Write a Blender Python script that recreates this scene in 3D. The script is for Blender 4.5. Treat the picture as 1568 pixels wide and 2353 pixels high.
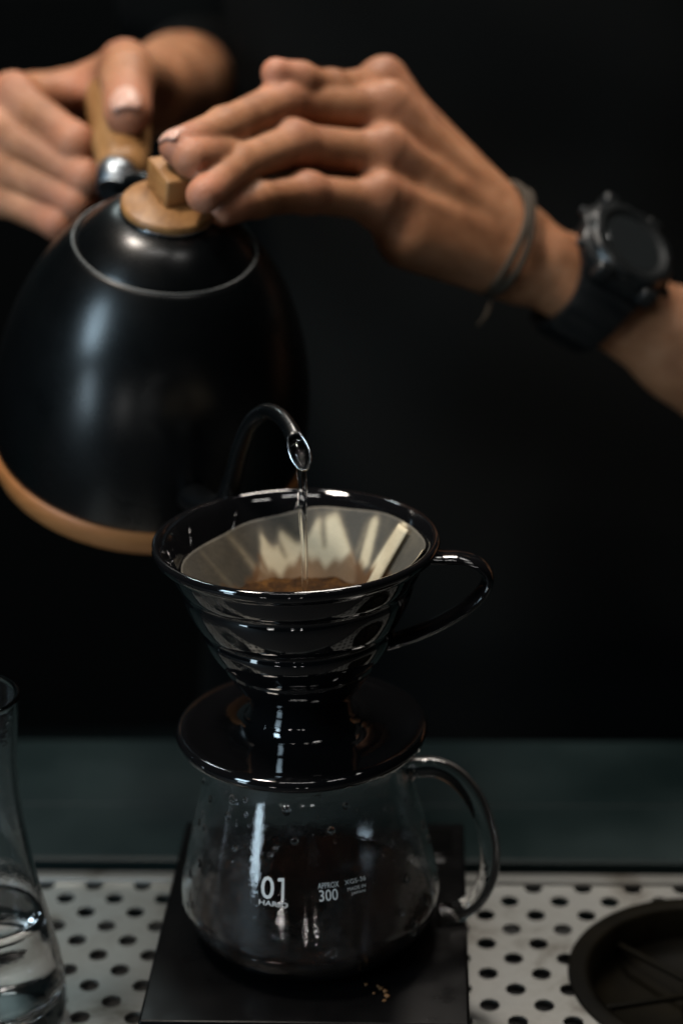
import bpy, bmesh, math, random
import numpy as np
from mathutils import Vector, Matrix

random.seed(7)
rng = np.random.default_rng(7)
for o in list(bpy.data.objects):
    bpy.data.objects.remove(o)
sc = bpy.context.scene
COL = sc.collection

# ------------------------------------------------------------------ camera
F = 4267.0                                   # focal length in units of 1/2352 of the picture height
CAM = Vector((0.0162, -0.605, 0.430))
PITCH, ROLL = math.radians(20.8), math.radians(1.3)
fwd = Vector((0, math.cos(PITCH), -math.sin(PITCH)))
up0 = Vector((0, math.sin(PITCH), math.cos(PITCH)))
rt0 = Vector((1, 0, 0))
# the whole picture leans a little counter-clockwise
cup = up0 * math.cos(ROLL) + rt0 * math.sin(ROLL)
crt = rt0 * math.cos(ROLL) - up0 * math.sin(ROLL)
cam_d = bpy.data.cameras.new('camera')
cam = bpy.data.objects.new('camera', cam_d)
COL.objects.link(cam)
m = Matrix((crt, cup, -fwd)).transposed().to_4x4()
m.translation = CAM
cam.matrix_world = m
cam_d.sensor_fit = 'VERTICAL'
cam_d.sensor_height = 36.0
cam_d.sensor_width = 24.0
cam_d.lens = 36.0 * F / 2352.0
cam_d.clip_start = 0.01
cam_d.clip_end = 60.0
cam_d.dof.use_dof = True
cam_d.dof.focus_distance = 0.622
cam_d.dof.aperture_fstop = 5.5
cam_d.dof.aperture_blades = 0
sc.camera = cam


def at(px, py, d):
    """World point seen at (px, py) of the 1568 x 2352 photograph, d metres along the view axis."""
    return CAM + fwd * d + crt * ((px - 784) / F * d) + cup * ((1176 - py) / F * d)


# ------------------------------------------------------------------ world, lamps, exposure
w = bpy.data.worlds.new('World')
sc.world = w
w.use_nodes = True
w.node_tree.nodes['Background'].inputs[0].default_value = (0.30, 0.48, 0.50, 1)
w.node_tree.nodes['Background'].inputs[1].default_value = 0.0055
sc.view_settings.view_transform = 'Standard'
sc.view_settings.look = 'None'
sc.view_settings.gamma = 1.0
sc.view_settings.use_curve_mapping = False
sc.view_settings.exposure = 0.55
sc.cycles.use_denoising = True
sc.cycles.max_bounces = 14
sc.cycles.transmission_bounces = 12
sc.cycles.transparent_max_bounces = 16
sc.cycles.glossy_bounces = 6
sc.cycles.sample_clamp_indirect = 4.0
sc.cycles.sample_clamp_direct = 0.0


def lamp(name, loc, target, sx, sy, power, col, shape='RECTANGLE', spread=180, twist=0.0):
    d = bpy.data.lights.new(name, 'AREA')
    d.shape = shape
    d.size, d.size_y = sx, sy
    d.energy = power
    d.color = col
    d.spread = math.radians(spread)
    o = bpy.data.objects.new(name, d)
    COL.objects.link(o)
    o.location = loc
    q = (Vector(target) - Vector(loc)).to_track_quat('-Z', 'Y')
    o.rotation_euler = (q.to_matrix() @ Matrix.Rotation(twist, 3, 'Z')).to_euler()
    return o


LAMPS = [
    # name, location, target, size x, size y, watts, colour
    ('pendant_lamp', (-0.36, -0.08, 1.20), (-0.02, 0.14, 0.30), 0.16, 0.16, 6.6, (1.0, 0.90, 0.79)),
    ('pendant_lamp', (0.12, 0.58, 1.30), (0.06, 0.06, 0.1), 0.26, 0.26, 6.5, (1.0, 0.92, 0.83)),
    ('ceiling_tube_lamp', (-0.45, 0.35, 2.0), (0.0, 0.1, 0.1), 0.9, 0.05, 2.6, (1.0, 0.97, 0.92)),
    ('ceiling_tube_lamp', (0.65, 0.50, 2.0), (0.0, 0.1, 0.1), 0.6, 0.05, 1.6, (1.0, 0.97, 0.92)),
    ('ceiling_tube_lamp', (-0.10, -0.75, 1.9), (0.0, 0.1, 0.1), 0.7, 0.05, 2.4, (1.0, 0.97, 0.92)),
    ('ceiling_tube_lamp', (0.75, -0.85, 1.9), (0.0, 0.1, 0.1), 0.4, 0.05, 1.2, (1.0, 0.97, 0.92)),
    ('window_light', (-1.22, -0.90, 0.72), (-0.08, 0.08, 0.22), 0.30, 0.52, 7.6, (0.62, 0.84, 1.0)),
    ('added_glint_lamp', (-0.50, -1.12, -0.14), (0.0, -0.04, 0.06), 0.10, 0.022, 0.20, (1.0, 0.98, 0.95)),  # this and the next two are added to put small glints on the server
    ('added_glint_lamp', (-0.085, -1.18, -0.14), (0.0, -0.04, 0.06), 0.030, 0.024, 0.07, (1.0, 0.98, 0.95)),
    ('added_glint_lamp', (0.085, -1.18, -0.14), (0.0, -0.04, 0.06), 0.034, 0.026, 0.08, (1.0, 0.98, 0.95)),
    ('wall_fill_lamp', (-0.9, 2.0, 2.3), (-0.75, 2.6, 0.7), 0.4, 0.1, 9.0, (0.85, 1.0, 1.0)),  # added, unseen: brightens the back wall, which is otherwise unlit
    ('door_light', (-1.30, -1.05, -0.15), (-0.02, 0.0, 0.08), 0.22, 0.60, 3.2, (0.66, 0.86, 1.0)),
]
for a in LAMPS:
    lamp(*a)


# ------------------------------------------------------------------ materials
def mat(name, col=(0.5, 0.5, 0.5), rough=0.5, metal=0.0, **kw):
    m = bpy.data.materials.new(name)
    m.use_nodes = True
    b = m.node_tree.nodes['Principled BSDF']
    b.inputs['Base Color'].default_value = (*col, 1)
    b.inputs['Roughness'].default_value = rough
    b.inputs['Metallic'].default_value = metal
    for k, v in kw.items():
        b.inputs[k.replace('_', ' ')].default_value = v
    return m


def nd(m, t, **kw):
    n = m.node_tree.nodes.new(t)
    for k, v in kw.items():
        if hasattr(n, k):
            setattr(n, k, v)
        else:
            n.inputs[k.replace('_', ' ')].default_value = v
    return n


def ln(m, a, b):
    m.node_tree.links.new(a, b)


def bsdf(m):
    return m.node_tree.nodes['Principled BSDF']


def coords(m, scale=(1, 1, 1), rot=(0, 0, 0)):
    tc = nd(m, 'ShaderNodeTexCoord')
    mp = nd(m, 'ShaderNodeMapping')
    mp.inputs['Scale'].default_value = scale
    mp.inputs['Rotation'].default_value = rot
    ln(m, tc.outputs['Object'], mp.inputs['Vector'])
    return mp.outputs['Vector']


def ramp(m, src, stops):
    r = nd(m, 'ShaderNodeValToRGB')
    el = r.color_ramp.elements
    while len(el) > 1:
        el.remove(el[-1])
    for i, (p, c) in enumerate(stops):
        e = el[0] if i == 0 else el.new(p)
        e.position = p
        e.color = (*c, 1) if len(c) == 3 else c
    ln(m, src, r.inputs['Fac'])
    return r.outputs['Color']


def g3(v):
    return (v, v, v)


def bump(m, src, strength, dist, chain=None):
    b = nd(m, 'ShaderNodeBump')
    b.inputs['Strength'].default_value = strength
    b.inputs['Distance'].default_value = dist
    ln(m, src, b.inputs['Height'])
    if chain is not None:
        ln(m, chain, b.inputs['Normal'])
    ln(m, b.outputs['Normal'], bsdf(m).inputs['Normal'])
    return b.outputs['Normal']


def noise(m, vec, scale, detail=4, rough=0.55, dist=0.0):
    n = nd(m, 'ShaderNodeTexNoise')
    n.inputs['Scale'].default_value = scale
    n.inputs['Detail'].default_value = detail
    n.inputs['Roughness'].default_value = rough
    n.inputs['Distortion'].default_value = dist
    ln(m, vec, n.inputs['Vector'])
    return n.outputs['Fac']


def rough_from(m, src, lo, hi):
    r = nd(m, 'ShaderNodeMapRange')
    r.inputs['From Min'].default_value = 0.3
    r.inputs['From Max'].default_value = 0.7
    r.inputs['To Min'].default_value = lo
    r.inputs['To Max'].default_value = hi
    ln(m, src, r.inputs['Value'])
    ln(m, r.outputs['Result'], bsdf(m).inputs['Roughness'])


M = {}


def build_materials():
    # glossy black glazed ceramic of the dripper
    m = mat('black_glaze', (0.0035, 0.0035, 0.004), 0.05, Coat_Weight=0.5, Coat_Roughness=0.02)
    v = coords(m)
    bump(m, noise(m, v, 160, 3), 0.10, 0.0006)
    M['glaze'] = m

    m = mat('black_enamel', (0.0012, 0.0016, 0.0019), 0.22, Specular_IOR_Level=0.42)
    v = coords(m)
    rough_from(m, noise(m, v, 35, 5), 0.24, 0.32)
    bump(m, noise(m, v, 900, 2), 0.06, 0.0004)
    M['enamel'] = m

    def wood(name, a, b, c, stretch, rough=0.45):
        m = mat(name, b, rough)
        v = coords(m, stretch)
        n1 = noise(m, v, 60, 6, 0.6, 0.6)
        n2 = noise(m, v, 420, 3, 0.6)
        mx = nd(m, 'ShaderNodeMix', data_type='FLOAT')
        mx.inputs[0].default_value = 0.35
        ln(m, n1, mx.inputs[2])
        ln(m, n2, mx.inputs[3])
        ln(m, ramp(m, mx.outputs[0], [(0.30, a), (0.5, b), (0.72, c)]), bsdf(m).inputs['Base Color'])
        bump(m, mx.outputs[0], 0.25, 0.0006)
        rough_from(m, n1, rough - 0.06, rough + 0.1)
        return m
    M['wood'] = wood('pale_beech_wood', (0.17, 0.074, 0.023), (0.29, 0.140, 0.047), (0.37, 0.19, 0.070), (1, 0.18, 1))
    M['wood_h'] = wood('handle_wood', (0.18, 0.080, 0.025), (0.29, 0.145, 0.050), (0.37, 0.20, 0.076), (1, 0.12, 0.5))
    M['wood_ring'] = wood('base_ring_wood', (0.24, 0.088, 0.024), (0.36, 0.14, 0.042), (0.43, 0.18, 0.06), (0.3, 0.3, 2.0))

    m = mat('worn_edge_metal', (0.085, 0.09, 0.09), 0.5, 0.5)
    M['edge'] = m
    m = mat('polished_steel', (0.62, 0.64, 0.66), 0.18, 1.0)
    v = coords(m, (1, 1, 12))
    rough_from(m, noise(m, v, 80, 4), 0.12, 0.28)
    M['steel'] = m

    M['ferrule'] = mat('brushed_ferrule', (0.30, 0.33, 0.36), 0.38, 1.0)
    # tray sheet: brushed, scratched stainless steel
    m = mat('brushed_tray_steel', (0.60, 0.61, 0.60), 0.42, 0.85)
    v = coords(m, (14, 0.6, 1))
    n1 = noise(m, v, 90, 5, 0.6)
    v2 = coords(m)
    n2 = noise(m, v2, 22, 6, 0.65, 0.4)
    ln(m, ramp(m, n2, [(0.34, (0.12, 0.11, 0.095)), (0.46, (0.27, 0.27, 0.255)), (0.7, (0.38, 0.385, 0.375))]), bsdf(m).inputs['Base Color'])
    rough_from(m, n2, 0.52, 0.36)
    bump(m, n1, 0.12, 0.0004)
    M['tray'] = m

    m = mat('tray_pan_dark', (0.012, 0.012, 0.012), 0.6)
    M['pan'] = m

    m = mat('counter_laminate', (0.030, 0.043, 0.046), 0.42, Specular_IOR_Level=0.22)
    v = coords(m)
    n1 = noise(m, v, 14, 5)
    ln(m, ramp(m, n1, [(0.3, (0.0045, 0.0100, 0.0105)), (0.7, (0.009, 0.0175, 0.0185))]), bsdf(m).inputs['Base Color'])
    rough_from(m, n1, 0.36, 0.52)
    M['counter'] = m
    M['gap'] = mat('dark_rubber_seal', (0.006, 0.006, 0.006), 0.6)

    # clear heat-proof glass with a thin film of condensation
    def glass(name, film, scale, tint=(1, 1, 1)):
        m = mat(name, tint, 0.0, 0.0, IOR=1.47, Transmission_Weight=1.0)
        v = coords(m)
        n1 = noise(m, v, scale, 6, 0.62, 0.5)
        n2 = noise(m, v, scale * 6, 3, 0.6)
        r = nd(m, 'ShaderNodeMapRange')
        r.inputs['From Min'].default_value = 0.48
        r.inputs['From Max'].default_value = 0.72
        r.inputs['To Min'].default_value = 0.0
        r.inputs['To Max'].default_value = film
        ln(m, n1, r.inputs['Value'])
        ln(m, r.outputs['Result'], bsdf(m).inputs['Roughness'])
        bump(m, n2, 0.13 if film >= 0 and scale == 40 else 0.08, 0.0008)
        return m
    M['glass'] = glass('server_glass', 0.0, 40)
    m = glass('misted_glass', 0.35, 55)
    M['mist_glass'] = m
    M['carafe_glass'] = glass('carafe_glass', 0.0, 30)
    m = mat('clear_water', (1, 1, 1), 0.0, 0.0, IOR=1.33, Transmission_Weight=1.0)
    M['water'] = m

    # thin film of steam drops on the inside of the server
    m = bpy.data.materials.new('steam_film')
    m.use_nodes = True
    nt = m.node_tree
    nt.nodes.clear()
    out = nt.nodes.new('ShaderNodeOutputMaterial')
    mixs = nt.nodes.new('ShaderNodeMixShader')
    tr = nt.nodes.new('ShaderNodeBsdfTransparent')
    df = nt.nodes.new('ShaderNodeBsdfDiffuse')
    df.inputs['Color'].default_value = (0.62, 0.62, 0.62, 1)
    v = coords(m)
    n1 = noise(m, v, 52, 7, 0.72, 0.4)
    n2 = noise(m, v, 420, 3, 0.6)
    mul = nd(m, 'ShaderNodeMath', operation='MULTIPLY')
    r1 = nd(m, 'ShaderNodeMapRange')
    r1.inputs['From Min'].default_value = 0.47
    r1.inputs['From Max'].default_value = 0.75
    r1.inputs['To Min'].default_value = 0.004
    r1.inputs['To Max'].default_value = 0.055
    ln(m, n1, r1.inputs['Value'])
    ln(m, r1.outputs['Result'], mul.inputs[0])
    r2 = nd(m, 'ShaderNodeMapRange')
    r2.inputs['From Min'].default_value = 0.35
    r2.inputs['From Max'].default_value = 0.65
    r2.inputs['To Min'].default_value = 0.35
    ln(m, n2, r2.inputs['Value'])
    ln(m, r2.outputs['Result'], mul.inputs[1])
    nt.links.new(mul.outputs[0], mixs.inputs[0])
    nt.links.new(tr.outputs[0], mixs.inputs[1])
    nt.links.new(df.outputs[0], mixs.inputs[2])
    nt.links.new(mixs.outputs[0], out.inputs['Surface'])
    M['film'] = m

    M['print'] = mat('white_print', (0.52, 0.54, 0.54), 0.5)
    m = mat('brewed_coffee', (0.010, 0.004, 0.002), 0.06)
    M['coffee'] = m

    m = mat('wet_coffee_grounds', (0.09, 0.035, 0.012), 0.7, Specular_IOR_Level=0.08)
    v = coords(m)
    n1 = noise(m, v, 420, 5, 0.7)
    n3 = noise(m, v, 90, 4, 0.6)
    mx = nd(m, 'ShaderNodeMix', data_type='FLOAT')
    mx.inputs[0].default_value = 0.5
    ln(m, n1, mx.inputs[2])
    ln(m, n3, mx.inputs[3])
    ln(m, ramp(m, mx.outputs[0], [(0.36, (0.007, 0.0026, 0.0004)), (0.5, (0.032, 0.0125, 0.0018)), (0.66, (0.12, 0.052, 0.009))]), bsdf(m).inputs['Base Color'])
    bump(m, n1, 0.5, 0.0008)
    M['grounds'] = m

    # paper: 'wet' marks where it clings to the black cone, bright where it stands off
    m = mat('filter_paper', (0.6, 0.55, 0.42), 0.7)
    a = nd(m, 'ShaderNodeAttribute', attribute_name='dry')
    st = nd(m, 'ShaderNodeAttribute', attribute_name='stain')
    v = coords(m)
    n1 = noise(m, v, 700, 4, 0.6)
    n2 = noise(m, v, 130, 5, 0.6)
    ad = nd(m, 'ShaderNodeMath', operation='MULTIPLY_ADD')
    ln(m, n2, ad.inputs[0])
    ad.inputs[1].default_value = 0.35
    ln(m, a.outputs['Fac'], ad.inputs[2])
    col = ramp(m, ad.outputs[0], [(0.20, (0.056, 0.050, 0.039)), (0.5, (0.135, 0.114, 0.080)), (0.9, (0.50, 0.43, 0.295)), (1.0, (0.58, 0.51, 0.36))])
    mx = nd(m, 'ShaderNodeMix', data_type='RGBA')
    ln(m, st.outputs['Fac'], mx.inputs[0])
    ln(m, col, mx.inputs[6])
    mx.inputs[7].default_value = (0.13, 0.053, 0.010, 1)
    ln(m, mx.outputs[2], bsdf(m).inputs['Base Color'])
    bump(m, n1, 0.35, 0.0006)
    M['paper'] = m

    # skin
    m = mat('skin', (0.46, 0.25, 0.16), 0.5, Specular_IOR_Level=0.38, Subsurface_Weight=0.22, Subsurface_Scale=0.006)
    bsdf(m).inputs['Subsurface Radius'].default_value = (1.0, 0.35, 0.18)
    v = coords(m)
    n1 = noise(m, v, 46, 6, 0.62)
    n2 = noise(m, v, 420, 4, 0.6)
    red = nd(m, 'ShaderNodeAttribute', attribute_name='flush')
    c1 = ramp(m, n1, [(0.34, (0.20, 0.080, 0.035)), (0.52, (0.30, 0.132, 0.062)), (0.68, (0.39, 0.186, 0.098))])
    mx = nd(m, 'ShaderNodeMix', data_type='RGBA')
    ln(m, red.outputs['Fac'], mx.inputs[0])
    ln(m, c1, mx.inputs[6])
    mx.inputs[7].default_value = (0.42, 0.17, 0.105, 1)
    ln(m, mx.outputs[2], bsdf(m).inputs['Base Color'])
    rough_from(m, n2, 0.50, 0.64)
    vo = nd(m, 'ShaderNodeTexVoronoi')
    vo.inputs['Scale'].default_value = 900
    ln(m, v, vo.inputs['Vector'])
    nb = bump(m, n2, 0.25, 0.0009)
    bump(m, vo.outputs['Distance'], 0.12, 0.0004, nb)
    M['skin'] = m
    M['nail'] = mat('fingernail', (0.46, 0.26, 0.195), 0.40, Subsurface_Weight=0.1, Subsurface_Scale=0.003)

    m = mat('black_cotton', (0.0006, 0.0011, 0.0012), 0.9, Specular_IOR_Level=0.12)
    v = coords(m)
    bump(m, noise(m, v, 900, 3), 0.4, 0.0008)
    M['cotton'] = m
    m = mat('black_apron_canvas', (0.0007, 0.0012, 0.0013), 0.9, Specular_IOR_Level=0.12)
    v = coords(m)
    bump(m, noise(m, v, 700, 3), 0.4, 0.0008)
    M['apron'] = m

    m = mat('watch_resin', (0.005, 0.006, 0.0065), 0.36, Specular_IOR_Level=0.5)
    v = coords(m)
    bump(m, noise(m, v, 700, 2), 0.15, 0.0005)
    M['resin'] = m
    M['crystal'] = mat('watch_crystal', (0.012, 0.014, 0.015), 0.06)
    M['buckle'] = mat('dark_steel', (0.22, 0.23, 0.24), 0.3, 1.0)
    m = mat('braided_cord', (0.034, 0.022, 0.011), 0.8)
    v = coords(m)
    bump(m, noise(m, v, 1500, 2), 0.6, 0.001)
    M['cord'] = m

    m = mat('scale_plastic', (0.006, 0.006, 0.0065), 0.45)
    v = coords(m)
    bump(m, noise(m, v, 1200, 2), 0.15, 0.0003)
    M['scale'] = m
    m = mat('scale_top', (0.002, 0.002, 0.0022), 0.30, Specular_IOR_Level=0.12)
    v = coords(m)
    rough_from(m, noise(m, v, 60, 5), 0.24, 0.42)
    M['scale_top'] = m
    M['scale_front'] = mat('scale_front_trim', (0.09, 0.10, 0.10), 0.45, 0.3)
    M['display'] = mat('scale_display', (0.003, 0.003, 0.003), 0.08)
    M['reflection_grey'] = mat('painted_reflection', (0.05, 0.05, 0.05), 0.4)  # grey that stands in for a reflection beside the display

    m = mat('rinser_dark', (0.012, 0.010, 0.006), 0.35, 0.0, Specular_IOR_Level=0.05)
    v = coords(m)
    n1 = noise(m, v, 30, 4)
    ln(m, ramp(m, n1, [(0.35, (0.0022, 0.0019, 0.0011)), (0.7, (0.007, 0.0056, 0.003))]), bsdf(m).inputs['Base Color'])
    rough_from(m, n1, 0.2, 0.4)
    M['rinser'] = m
    rough_from(m, n1, 0.45, 0.65)
    M['crumb'] = mat('coffee_crumb', (0.10, 0.046, 0.012), 0.7)

    m = mat('painted_wall', (0.030, 0.042, 0.043), 0.8)
    v = coords(m)
    ln(m, ramp(m, noise(m, v, 3, 4), [(0.3, (0.024, 0.034, 0.035)), (0.7, (0.036, 0.050, 0.051))]), bsdf(m).inputs['Base Color'])
    M['wall'] = m


build_materials()


# ------------------------------------------------------------------ object helpers
ORI = {}


def empty(name, loc, label=None, cat=None, group=None):
    o = bpy.data.objects.new(name, None)
    o.empty_display_size = 0.01
    COL.objects.link(o)
    o.location = loc
    ORI[o] = Vector(loc)
    tag(o, label, cat, group)
    return o


def tag(o, label=None, cat=None, group=None, kind=None):
    if label:
        o['label'] = label
    if cat:
        o['category'] = cat
    if group:
        o['group'] = group
    if kind:
        o['kind'] = kind
    return o


def mesh(name, verts, faces, material, parent=None, origin=None, smooth=True, split=None):
    """Mesh object from world-space vertices; its origin is that of its parent thing (or `origin`)."""
    org = ORI[parent] if parent is not None else Vector(origin if origin is not None else (0, 0, 0))
    me = bpy.data.meshes.new(name)
    vv = np.asarray([tuple(v) for v in verts] if not isinstance(verts, np.ndarray) else verts, dtype=float) - np.array(org)
    me.from_pydata(vv.tolist(), [], [list(f) for f in faces])
    if smooth:
        me.polygons.foreach_set('use_smooth', [True] * len(me.polygons))
    me.materials.append(M[material] if isinstance(material, str) else material)
    me.update()
    o = bpy.data.objects.new(name, me)
    COL.objects.link(o)
    if parent is not None:
        o.parent = parent
    else:
        o.location = org
    ORI[o] = org
    if split is not None:
        md = o.modifiers.new('split', 'EDGE_SPLIT')
        md.split_angle = math.radians(split)
    return o


def lathe(prof, n=96, mtx=None, close=False):
    """Revolve (r, z) points about z. Points with r == 0 become poles."""
    V, Fc, rings = [], [], []
    for (r, z) in prof:
        if r <= 1e-9:
            rings.append([len(V)])
            V.append(Vector((0, 0, z)))
        else:
            rings.append(list(range(len(V), len(V) + n)))
            for i in range(n):
                a = 2 * math.pi * i / n
                V.append(Vector((r * math.cos(a), r * math.sin(a), z)))
    pairs = list(zip(rings[:-1], rings[1:]))
    if close:
        pairs.append((rings[-1], rings[0]))
    for A, B in pairs:
        if len(A) == 1 and len(B) == 1:
            continue
        for i in range(n):
            j = (i + 1) % n
            if len(A) == 1:
                Fc.append((A[0], B[j], B[i]))
            elif len(B) == 1:
                Fc.append((A[i], A[j], B[0]))
            else:
                Fc.append((A[i], A[j], B[j], B[i]))
    if mtx is not None:
        V = [mtx @ v for v in V]
    return V, Fc


def smooth_path(pts, n, closed=False):
    """Catmull-Rom through points (each a Vector + extra floats), n samples."""
    P = [np.array(p, dtype=float) for p in pts]
    if closed:
        P = [P[-1]] + P + [P[0], P[1]]
    else:
        P = [2 * P[0] - P[1]] + P + [2 * P[-1] - P[-2]]
    segs = len(P) - 3
    out = []
    for k in range(n):
        t = k / (n if closed else n - 1) * segs
        i = min(int(t), segs - 1)
        u = t - i
        p0, p1, p2, p3 = P[i:i + 4]
        out.append(0.5 * ((2 * p1) + (-p0 + p2) * u + (2 * p0 - 5 * p1 + 4 * p2 - p3) * u * u + (-p0 + 3 * p1 - 3 * p2 + p3) * u ** 3))
    return out


def tube(path, radii, seg=16, ref=None, flat=1.0, caps=True, closed=False, slant_end=None):
    """Sweep a round (or flattened along `ref`-normal) section. radii: float or list."""
    n = len(path)
    P = [Vector(p[:3]) for p in path]
    R = radii if hasattr(radii, '__len__') else [radii] * n
    V, Fc = [], []
    up = None
    for i in range(n):
        if closed:
            t = (P[(i + 1) % n] - P[i - 1]).normalized()
        else:
            t = (P[min(i + 1, n - 1)] - P[max(i - 1, 0)]).normalized()
        if ref is not None:
            u = (Vector(ref) - t * t.dot(Vector(ref))).normalized()
        elif up is None:
            u = t.orthogonal().normalized()
        else:
            u = (up - t * t.dot(up)).normalized()
        up = u
        s = t.cross(u)
        for k in range(seg):
            a = 2 * math.pi * k / seg
            V.append(P[i] + u * (math.cos(a) * R[i]) + s * (math.sin(a) * R[i] * flat))
    for i in range(n if closed else n - 1):
        j = (i + 1) % n
        for k in range(seg):
            l = (k + 1) % seg
            Fc.append((i * seg + k, i * seg + l, j * seg + l, j * seg + k))
    if caps and not closed:
        Fc.append(tuple(range(seg))[::-1])
        Fc.append(tuple(range((n - 1) * seg, n * seg)))
    return V, Fc


def rbox(c, size, axes=None, bev=0.001, seg=3):
    """Bevelled box: world-space verts and faces. axes: 3 unit vectors."""
    bm = bmesh.new()
    bmesh.ops.create_cube(bm, size=1.0)
    for v in bm.verts:
        v.co = Vector((v.co.x * size[0], v.co.y * size[1], v.co.z * size[2]))
    bmesh.ops.bevel(bm, geom=list(bm.edges), offset=bev, segments=seg, profile=0.5, affect='EDGES')
    A = Matrix.Identity(3) if axes is None else Matrix(axes).transposed()
    V = [A @ v.co + Vector(c) for v in bm.verts]
    bm.verts.index_update()
    Fc = [tuple(v.index for v in f.verts) for f in bm.faces]
    bm.free()
    return V, Fc


def merge(*parts):
    V, Fc = [], []
    for (v, f) in parts:
        o = len(V)
        V += list(v)
        Fc += [tuple(i + o for i in q) for q in f]
    return V, Fc


def box_prism(poly, z0, z1):
    n = len(poly)
    V = [Vector((x, y, z0)) for x, y in poly] + [Vector((x, y, z1)) for x, y in poly]
    Fc = [tuple(range(n))[::-1], tuple(range(n, 2 * n))] + [(i, (i + 1) % n, (i + 1) % n + n, i + n) for i in range(n)]
    return V, Fc


# ------------------------------------------------------------------ implicit surfaces for the hands
def seg_d(P, a, b, r1, r2, sq=None):
    a, b = np.array(a, dtype=np.float32), np.array(b, dtype=np.float32)
    ba = b - a
    L = float(ba @ ba) + 1e-12
    pa = P - a
    h = np.clip((pa @ ba) / L, 0, 1)
    q = pa - h[..., None] * ba
    k = 1.0
    if sq is not None:
        n, s = sq
        n = np.array(n, dtype=np.float32)
        q = q + n * ((q @ n) * (1 / s - 1))[..., None]
    return np.sqrt((q * q).sum(-1)) - (r1 + (r2 - r1) * h)


def smin(a, b, k):
    h = np.clip(0.5 + 0.5 * (b - a) / k, 0, 1)
    return b + (a - b) * h - k * h * (1 - h)


def surface_nets(Fv, org, h):
    ins = Fv < 0
    nx, ny, nz = Fv.shape
    c = np.zeros((nx - 1, ny - 1, nz - 1), dtype=np.int8)
    offs = [(i, j, k) for i in (0, 1) for j in (0, 1) for k in (0, 1)]
    for (i, j, k) in offs:
        c += ins[i:nx - 1 + i, j:ny - 1 + j, k:nz - 1 + k]
    act = np.argwhere((c > 0) & (c < 8))
    idx = -np.ones(c.shape, dtype=np.int32)
    idx[act[:, 0], act[:, 1], act[:, 2]] = np.arange(len(act))
    vals = {o: Fv[act[:, 0] + o[0], act[:, 1] + o[1], act[:, 2] + o[2]] for o in offs}
    acc = np.zeros((len(act), 3))
    cnt = np.zeros(len(act))
    for o in offs:
        for ax in range(3):
            if o[ax] == 0:
                p = list(o)
                p[ax] = 1
                a, b = vals[o], vals[tuple(p)]
                cr = (a < 0) != (b < 0)
                t = np.where(cr, a / np.where(cr, a - b, 1), 0)
                pt = np.array(o, dtype=float)[None, :].repeat(len(act), 0)
                pt[:, ax] += t
                acc += pt * cr[:, None]
                cnt += cr
    V = (act + acc / cnt[:, None]) * h + np.array(org)
    Q = []
    for ax in range(3):
        u, v = [(1, 2), (2, 0), (0, 1)][ax]
        sl_a = [slice(None)] * 3
        sl_b = [slice(None)] * 3
        sl_a[ax] = slice(0, -1)
        sl_b[ax] = slice(1, None)
        A, B = ins[tuple(sl_a)], ins[tuple(sl_b)]
        e = np.argwhere(A != B)
        e = e[(e[:, u] > 0) & (e[:, v] > 0) & (e[:, u] < Fv.shape[u] - 1) & (e[:, v] < Fv.shape[v] - 1)]
        fl = A[e[:, 0], e[:, 1], e[:, 2]]

        def cell(du, dv):
            q = e.copy()
            q[:, u] += du
            q[:, v] += dv
            return idx[q[:, 0], q[:, 1], q[:, 2]]
        q = np.stack([cell(-1, -1), cell(0, -1), cell(0, 0), cell(-1, 0)], 1)
        q[~fl] = q[~fl][:, ::-1]
        Q.append(q)
    return V, np.concatenate(Q)


def sdf_body(groups, extra, h, pad=0.012):
    """groups: list of (list of segs, k). Segs within a group blend with k; groups join crisply, `extra`
    (palm and arm segs, k) then blends with everything. seg = (a, b, r1, r2[, squash])"""
    allp = []
    for segs, k in groups + [extra]:
        for s in segs:
            allp += [np.array(s[0]) - s[2], np.array(s[0]) + s[2], np.array(s[1]) - s[3], np.array(s[1]) + s[3]]
    allp = np.array(allp)
    lo, hi = allp.min(0) - pad, allp.max(0) + pad
    dims = np.ceil((hi - lo) / h).astype(int) + 1

    def evaluate(segs, k):
        G = np.full(dims, 0.05, dtype=np.float32)
        for s in segs:
            a, b = np.array(s[0]), np.array(s[1])
            rr = max(s[2], s[3]) * 1.3 + 0.020
            l = np.maximum(((np.minimum(a, b) - rr - lo) / h).astype(int), 0)
            u = np.minimum(((np.maximum(a, b) + rr - lo) / h).astype(int) + 1, dims)
            ax = [(lo[i] + np.arange(l[i], u[i]) * h).astype(np.float32) for i in range(3)]
            P = np.stack(np.meshgrid(*ax, indexing='ij'), -1)
            d = seg_d(P, s[0], s[1], s[2], s[3], s[4] if len(s) > 4 else None)
            sl = tuple(slice(l[i], u[i]) for i in range(3))
            G[sl] = smin(G[sl], d, k)
        return G
    T = None
    for segs, k in groups:
        G = evaluate(segs, k)
        T = G if T is None else smin(T, G, 0.0008)
    E = evaluate(*extra)
    T = smin(T, E, 0.006)
    return surface_nets(T, lo, h)


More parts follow.
